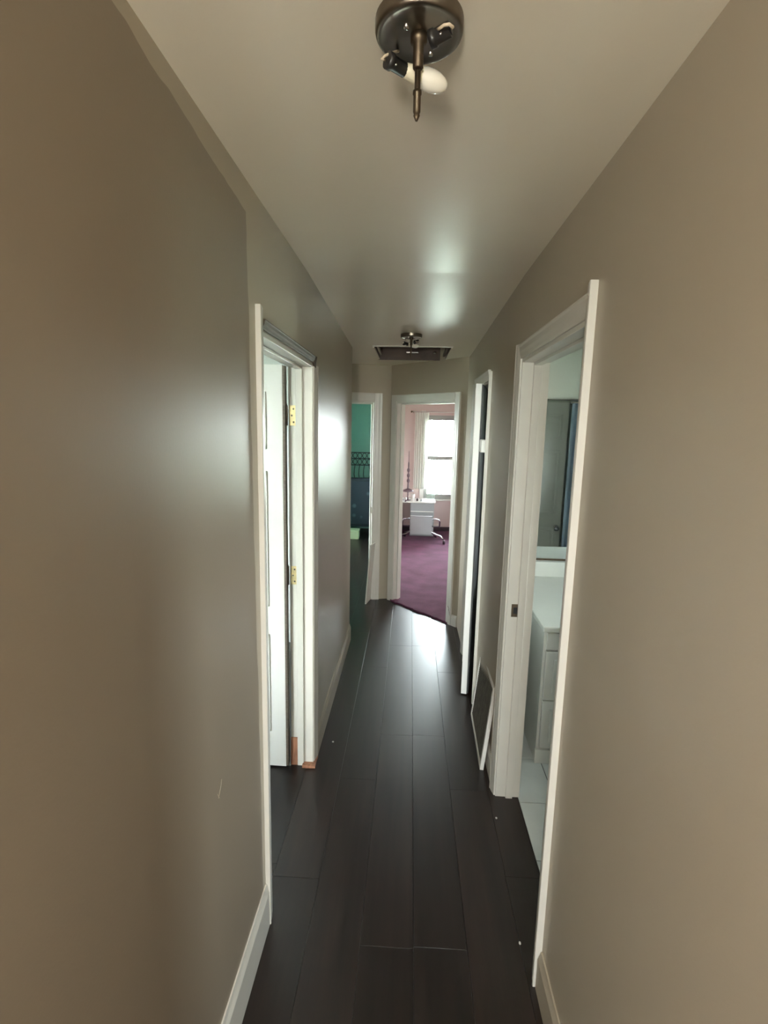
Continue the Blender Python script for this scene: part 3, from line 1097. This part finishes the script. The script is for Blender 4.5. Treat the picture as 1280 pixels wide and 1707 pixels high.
q.lathe([(0, -0.03), (0.012, -0.026), (0.016, -0.014), (0.010, 0), (0.008, 0.004)], 12, Matrix.Translation((-0.03, 0, 0)) @ Matrix.Rotation(PI / 2, 4, 'Y'))
q.box((-0.02, -0.004, -0.02), (-0.008, 0.049, 0.01))
q.build('bracket', M['stem'], rod)

# desk with a drawer pedestal
dk = empty('desk', (-0.20, 8.10, 0))
tag(dk, 'small white desk with a drawer pedestal below the window', 'desk')
def db(name, a, b, m_, bev=0.003, par=None):
    q = MB()
    q.box((a[0] + 0.20, a[1] - 8.10, a[2]), (b[0] + 0.20, b[1] - 8.10, b[2]), bev)
    return q.build(name, m_, par or dk)
db('desk_top', (-0.20, 8.10, 0.552), (0.425, 8.55, 0.572), M['white'])
db('pedestal', (0.025, 8.13, 0.014), (0.405, 8.54, 0.552), M['grey_shell'])
d1 = db('drawer', (0.035, 8.115, 0.42), (0.395, 8.13, 0.545), M['grey_shell'])
db('drawer_lip', (0.035, 8.108, 0.408), (0.395, 8.13, 0.42), M['white'], 0.002, d1)
db('drawer', (0.035, 8.115, 0.215), (0.395, 8.13, 0.40), M['grey_shell'])
db('drawer', (0.035, 8.115, 0.03), (0.395, 8.13, 0.205), M['grey_shell'])
db('leg', (-0.195, 8.12, 0.014), (-0.165, 8.15, 0.552), M['white'])
db('leg', (-0.195, 8.50, 0.014), (-0.165, 8.53, 0.552), M['white'])

# things on the desk
lp = empty('table_lamp', (-0.018, 8.24, 0.572))
tag(lp, 'slender turned lamp stand with stacked balls rising from a disc', 'lamp')
q = MB()
q.lathe([(0, 0), (0.05, 0), (0.05, 0.008), (0.012, 0.02), (0.010, 0.14)], 18)
q.build('base', M['spindle'], lp)
q = MB()
q.lathe([(0, 0.138), (0.085, 0.142), (0.088, 0.152), (0.072, 0.170), (0.03, 0.186), (0.012, 0.195), (0, 0.196)], 24)
q.build('disc', M['spindle'], lp)
q = MB()
pr = [(0.016, 0.19), (0.012, 0.27)]
z = 0.28
for r_ in (0.027, 0.026, 0.025):
    pr += [(0.010, z), (r_ * 0.8, z + 0.018), (r_, z + 0.036), (r_ * 0.8, z + 0.054), (0.010, z + 0.072)]
    z += 0.085
pr += [(0.012, z + 0.01), (0.012, z + 0.06), (0.005, z + 0.09), (0.004, z + 0.25), (0, z + 0.26)]
q.lathe(pr, 16)
q.build('spindle', M['spindle'], lp)

cp = empty('cup', (0.062, 8.16, 0.572))
tag(cp, 'white tapered cup standing on the desk corner', 'cup')
q = MB()
q.lathe([(0, 0), (0.020, 0), (0.032, 0.115), (0.030, 0.115), (0.019, 0.006), (0, 0.006)], 18)
q.build('cup_body', M['white'], cp)
for i, (x, h, mm, lb_) in enumerate(((0.135, 0.045, 'maroon', 'tiny dark pot on the desk beside the white cup'), (0.20, 0.035, 'grey_shell', 'tiny pale grey pot on the middle of the desk'))):
    q = MB()
    q.lathe([(0, 0), (0.013, 0), (0.015, h * 0.6), (0.009, h * 0.8), (0.009, h), (0, h)], 12)
    o = q.build('pot', M[mm], loc=(x, 8.18, 0.572))
    tag(o, lb_, 'pot', 'small pots on the desk')
bk = empty('wire_basket', (0.40, 8.46, 0.572))
tag(bk, 'small sage green wire basket on the far corner of the desk', 'basket')
q = MB()
for z_ in (0.004, 0.07):
    q.tube([(-0.10, -0.05, z_), (0.02, -0.05, z_), (0.02, 0.05, z_), (-0.10, 0.05, z_), (-0.10, -0.05, z_)], 0.004, 6)
q.build('rim', M['sage'], bk)
q = MB()
for k in range(5):
    x = -0.10 + 0.03 * k
    q.tube([(x, -0.05, 0.07), (x, -0.05, 0.004), (x, 0.05, 0.004), (x, 0.05, 0.07)], 0.0025, 5)
s = q.build('wires', M['sage'], bk)
s['kind'] = 'stuff'

# swivel chair in front of the desk
ch = empty('desk_chair', (0.195, 7.85, 0.014))
tag(ch, 'pale grey low chair with chrome arms and dark casters at the desk', 'chair')
def ct(name, pts, r_, m_, par=None, seg=8):
    q = MB()
    q.tube([(p[0] - 0.195, p[1] - 7.85, p[2] - 0.014) for p in pts], r_, seg)
    return q.build(name, m_, par or ch)
q = MB()
nb = 10
for i in range(nb):
    x0, x1 = -0.165 + 0.33 * i / nb, -0.165 + 0.33 * (i + 1) / nb
    y0 = -0.16 + 0.02 * math.cos((i - nb / 2) / nb * PI)
    y0b = -0.16 + 0.02 * math.cos((i + 1 - nb / 2) / nb * PI)
    vv = [q.bm.verts.new(p) for p in ((x0, -y0 - .3, .12), (x1, -y0b - .3, .12), (x1, -y0b - .3, .40), (x0, -y0 - .3, .40),
                                      (x0, -y0 - .28, .12), (x1, -y0b - .28, .12), (x1, -y0b - .28, .40), (x0, -y0 - .28, .40))]
    for f in ((0, 1, 2, 3), (7, 6, 5, 4), (0, 4, 5, 1), (3, 2, 6, 7), (0, 3, 7, 4), (1, 5, 6, 2)):
        q.bm.faces.new([vv[k] for k in f])
bmesh.ops.remove_doubles(q.bm, verts=q.bm.verts, dist=1e-4)
q.build('backrest', M['grey_shell'], ch)
q = MB()
q.box((-0.17, -0.11, 0.205), (0.17, 0.20, 0.235), 0.012)
q.build('seat', M['grey_shell'], ch)
for sx, nm in ((1, 'arm'), (-1, 'arm')):
    X = lambda d: 0.195 + sx * d
    a_ = ct('arm', [(X(0.16), 7.75, 0.36), (X(0.23), 7.74, 0.36), (X(0.265), 7.74, 0.352), (X(0.285), 7.75, 0.33), (X(0.285), 7.78, 0.25), (X(0.27), 7.82, 0.235), (X(0.16), 7.84, 0.232)], 0.011, M['chrome'])
    lg = ct('leg', [(X(0.10), 7.88, 0.215), (X(0.16), 7.85, 0.13), (X(0.24), 7.80, 0.105), (X(0.30), 7.74, 0.10), (X(0.335), 7.62, 0.085)], [0.014, 0.014, 0.017, 0.014, 0.010], M['chrome'])
    q = MB()
    q.lathe([(0, -0.018), (0.026, -0.018), (0.030, -0.008), (0.030, 0.008), (0.026, 0.018), (0, 0.018)], 16,
            Matrix.Translation((sx * 0.345, -0.27, 0.030)) @ Matrix.Rotation(PI / 2, 4, 'Y'))
    q.tube([(sx * 0.342, -0.255, 0.03), (sx * 0.340, -0.245, 0.075)], 0.007, 8)
    q.build('caster', M['maroon'], lg)
    lg2 = ct('leg', [(X(0.10), 7.90, 0.215), (X(0.16), 7.96, 0.12), (X(0.24), 8.03, 0.09)], [0.014, 0.014, 0.011], M['chrome'])
    q = MB()
    q.lathe([(0, -0.018), (0.026, -0.018), (0.030, -0.008), (0.030, 0.008), (0.026, 0.018), (0, 0.018)], 16,
            Matrix.Translation((sx * 0.245, 0.19, 0.030)) @ Matrix.Rotation(PI / 2, 4, 'Y'))
    q.tube([(sx * 0.245, 0.185, 0.03), (sx * 0.242, 0.18, 0.08)], 0.007, 8)
    q.build('caster', M['maroon'], lg2)

# ------------------------------------------------------------------ teal room
TY = 8.68
wall('wall_teal_back', (-2.5, TY), 0.0, 0.0, 2.2, [], M['teal'], M['white'])
TW = (1.0, 2.6, 0.7, 1.95)  # unseen window, added to give the teal room some light
wall_window('wall_teal_left', (-2.4, 4.6), A_L, 0.0, 4.2, TW, M['teal'], M['white'])
window('added_window_4', (-2.4, 4.6), A_L, TW)
portal((-2.5, 4.6 + (TW[0] + TW[1]) / 2, (TW[2] + TW[3]) / 2), (1, 0, 0), TW[1] - TW[0], TW[3] - TW[2])
wall('wall_teal_near', (-1.15, 4.70), PI, 0.0, 1.35, [], M['teal'], M['teal'], thick=0.08)

hb = empty('bed_headboard', (-1.10, 8.50, 0))
tag(hb, 'black metal headboard with rings and curved bars against the teal wall', 'headboard')
HB = 1.305
q = MB()
for z_ in (HB, HB - 0.10, HB - 0.205):
    q.box((0, -0.008, z_ - 0.008), (0.70, 0.008, z_ + 0.008), 0.002)
q.build('rail', M['iron'], hb)
for x in (0.0, 0.70):
    q = MB()
    q.tube([(x, 0, 0), (x, 0, HB + 0.03)], 0.014, 10)
    q.lathe([(0, 0), (0.018, 0.006), (0.022, 0.02), (0.014, 0.036), (0, 0.042)], 12, Matrix.Translation((x, 0, HB + 0.02)))
    q.build('post', M['iron'], hb)
for i in range(9):
    x = 0.04 + i * 0.0775
    for z_ in (HB - 0.05, HB - 0.152):
        q = MB()
        q.tube([(x + 0.033 * math.cos(2 * PI * k / 14), 0, z_ + 0.042 * math.sin(2 * PI * k / 14)) for k in range(15)], 0.006, 6)
        q.build('ring', M['iron'], hb)
    q = MB()
    s = 1 if i < 5 else -1
    q.tube([(x, 0, HB - 0.205), (x - s * 0.012, 0, HB - 0.28), (x - s * 0.016, 0, HB - 0.36), (x, 0, HB - 0.46), (x, 0, 0.35)], 0.007, 6)
    q.build('bar', M['iron'], hb)
q = MB()
q.box((0, -0.008, 0.34), (0.70, 0.008, 0.36), 0.002)
q.build('rail', M['iron'], hb)

mt = empty('mattress', (-1.45, 8.40, 0))
tag(mt, 'dark navy printed mattress standing upright before the black headboard', 'mattress')
q = MB()
q.box((0, -0.10, 0.10), (1.12, 0.06, 0.90), 0.03)
q.build('ticking', M['navy'], mt)
for z_ in (0.14, 0.86):
    q = MB()
    q.tube([(0.02, -0.102, z_), (1.10, -0.102, z_)], 0.006, 6)
    q.build('piping', M['iron'], mt)
for x in (0.1, 1.0):
    q = MB()
    q.box((x, -0.06, 0.0), (x + 0.05, 0.03, 0.105), 0.004)
    q.build('foot', M['iron'], mt)

bx = empty('storage_box', (-0.92, 7.90, 0))
tag(bx, 'pale green plastic box on the dark floor of the teal room', 'box')
q = MB()
q.prism([(-0.09, -0.10), (0.155, -0.10), (0.155, 0.10), (-0.09, 0.10)], 0.0, 0.115, 'z')
q.build('box_body', M['green_box'], bx)
q = MB()
q.box((-0.098, -0.108, 0.115), (0.163, 0.108, 0.135), 0.006)
q.build('lid', M['green_box'], bx)

# ------------------------------------------------------------------ living room behind the camera
wall('wall_living_right', (2.2, 0.0), A_R, 0.9, 3.6, [], M['wall'], M['white'])
wall('wall_living_left', (-2.2, -3.6), A_L, 0.0, 2.7, [], M['wall'], M['white'])
VW = (1.75, 2.85, 1.15, 2.1)  # unseen window, assumed for the light coming from behind the camera
wall_window('wall_living_back', (2.3, -3.4), PI, 0.0, 4.6, VW, M['wall'], M['white'])
window('assumed_window_5', (2.3, -3.4), PI, VW)
gl = empty('added_pendant', (-0.24, -1.12, 1.66))  # assumed lamp, added out of view to warm the near walls
tag(gl, 'assumed lit globe pendant, added unseen behind the camera to warm the near walls', 'lamp')
q = MB()
q.lathe([(0.14 * math.sin(PI * k / 16), -0.14 * math.cos(PI * k / 16)) for k in range(17)], 32)
q.build('added_globe', M['added_pendant_glow'], gl)
q = MB()
q.tube([(0, 0, 0.135), (0, 0, 0.715)], 0.006, 8)
q.lathe([(0, 0.12), (0.03, 0.125), (0.03, 0.16), (0.006, 0.17)], 16)
q.lathe([(0.006, 0.69), (0.05, 0.70), (0.05, 0.718), (0, 0.718)], 20)
q.build('added_cord_and_cap', M['nickel'], gl)
portal((2.3 - (VW[0] + VW[1]) / 2, -3.5, (VW[2] + VW[3]) / 2), (0, 1, 0), VW[1] - VW[0], VW[3] - VW[2])
wall('wall_living_near_left', (-0.567, -1.0), PI, 0.0, 1.75, [], M['wall'], M['wall'], thick=0.1)
wall('wall_living_near_right', (2.3, -1.0), PI, 0.0, 1.733, [], M['wall'], M['wall'], thick=0.1)

# ------------------------------------------------------------------ small bits on the floor and walls
for x, y, r_, lb_ in ((0.438, 2.10, 0.006, 'white paint crumb on dark floor near the bathroom tile edge'),
                      (0.425, 1.525, 0.006, 'pale paint crumb on dark floor close to the near bathroom casing'),
                      (-0.382, 2.604, 0.007, 'pale paint crumb on dark floor past the brass hinged doorway')):
    q = MB()
    q.prism([(r_ * math.cos(a) * random.uniform(.6, 1.1), r_ * math.sin(a) * random.uniform(.6, 1.1)) for a in [k * PI / 3 for k in range(6)]], 0.0, 0.003, 'z')
    o = q.build('paint_crumb', M['chip'], loc=(x, y, 0.0))
    tag(o, lb_, 'crumb', 'paint crumbs on the hall floor')
nk = MB()
nk.tube([(1.165, -0.0005, 0.842), (1.160, -0.001, 0.83), (1.150, -0.001, 0.818), (1.140, -0.0005, 0.806)], 0.0006, 5)
nk.tube([(1.136, -0.0005, 0.822), (1.142, -0.001, 0.808), (1.150, -0.0005, 0.80)], 0.0005, 5)
nk.build('scratch', M['wall'], bpy.data.objects['wall_left'])

# ------------------------------------------------------------------ outdoors
q = MB()
q.box((-40, 9.0, -0.5), (40, 60, -0.35))
gd = q.build('ground', M['lawn'])
struct(gd, 'green lawn outside the window')
q = MB()
q.box((-40, -60, -0.5), (40, -3.7, -0.35))
struct(q.build('ground', M['lawn']))
q = MB()
q.box((-40, -3.7, -0.5), (-4.1, 9.0, -0.35))
struct(q.build('ground', M['lawn']))
q = MB()
q.box((4.1, -3.7, -0.5), (40, 9.0, -0.35))
struct(q.build('ground', M['lawn']))
bs = empty('garden_shrub', (0.9, 12.2, -0.35))
tag(bs, 'loose leafy shrub outside the bright window', 'shrub')
q = MB()
for k in range(7):
    a = random.uniform(0, 2 * PI)
    t = Vector((math.cos(a) * random.uniform(.2, .7), math.sin(a) * 0.4, random.uniform(1.2, 2.2)))
    q.tube([(0, 0, 0), t * 0.5 + Vector((0.05, 0, 0.1)), t], [0.03, 0.018, 0.006], 6)
q.build('branches', M['bark'], bs)
q = MB()
for k in range(420):
    a = random.uniform(0, 2 * PI)
    rr_ = random.uniform(0.1, 0.75)
    c = Vector((math.cos(a) * rr_, math.sin(a) * rr_ * 0.7, random.uniform(0.5, 2.4)))
    e1 = Vector((random.uniform(-1, 1), random.uniform(-1, 1), random.uniform(-1, 1))).normalized() * 0.055
    e2 = e1.cross(Vector((random.uniform(-1, 1), random.uniform(-1, 1), 1))).normalized() * 0.022
    q.bm.faces.new([q.bm.verts.new(p) for p in (c - e1, c + e2, c + e1, c - e2)])
o = q.build('foliage', M['leaf'], bs)
o['kind'] = 'stuff'
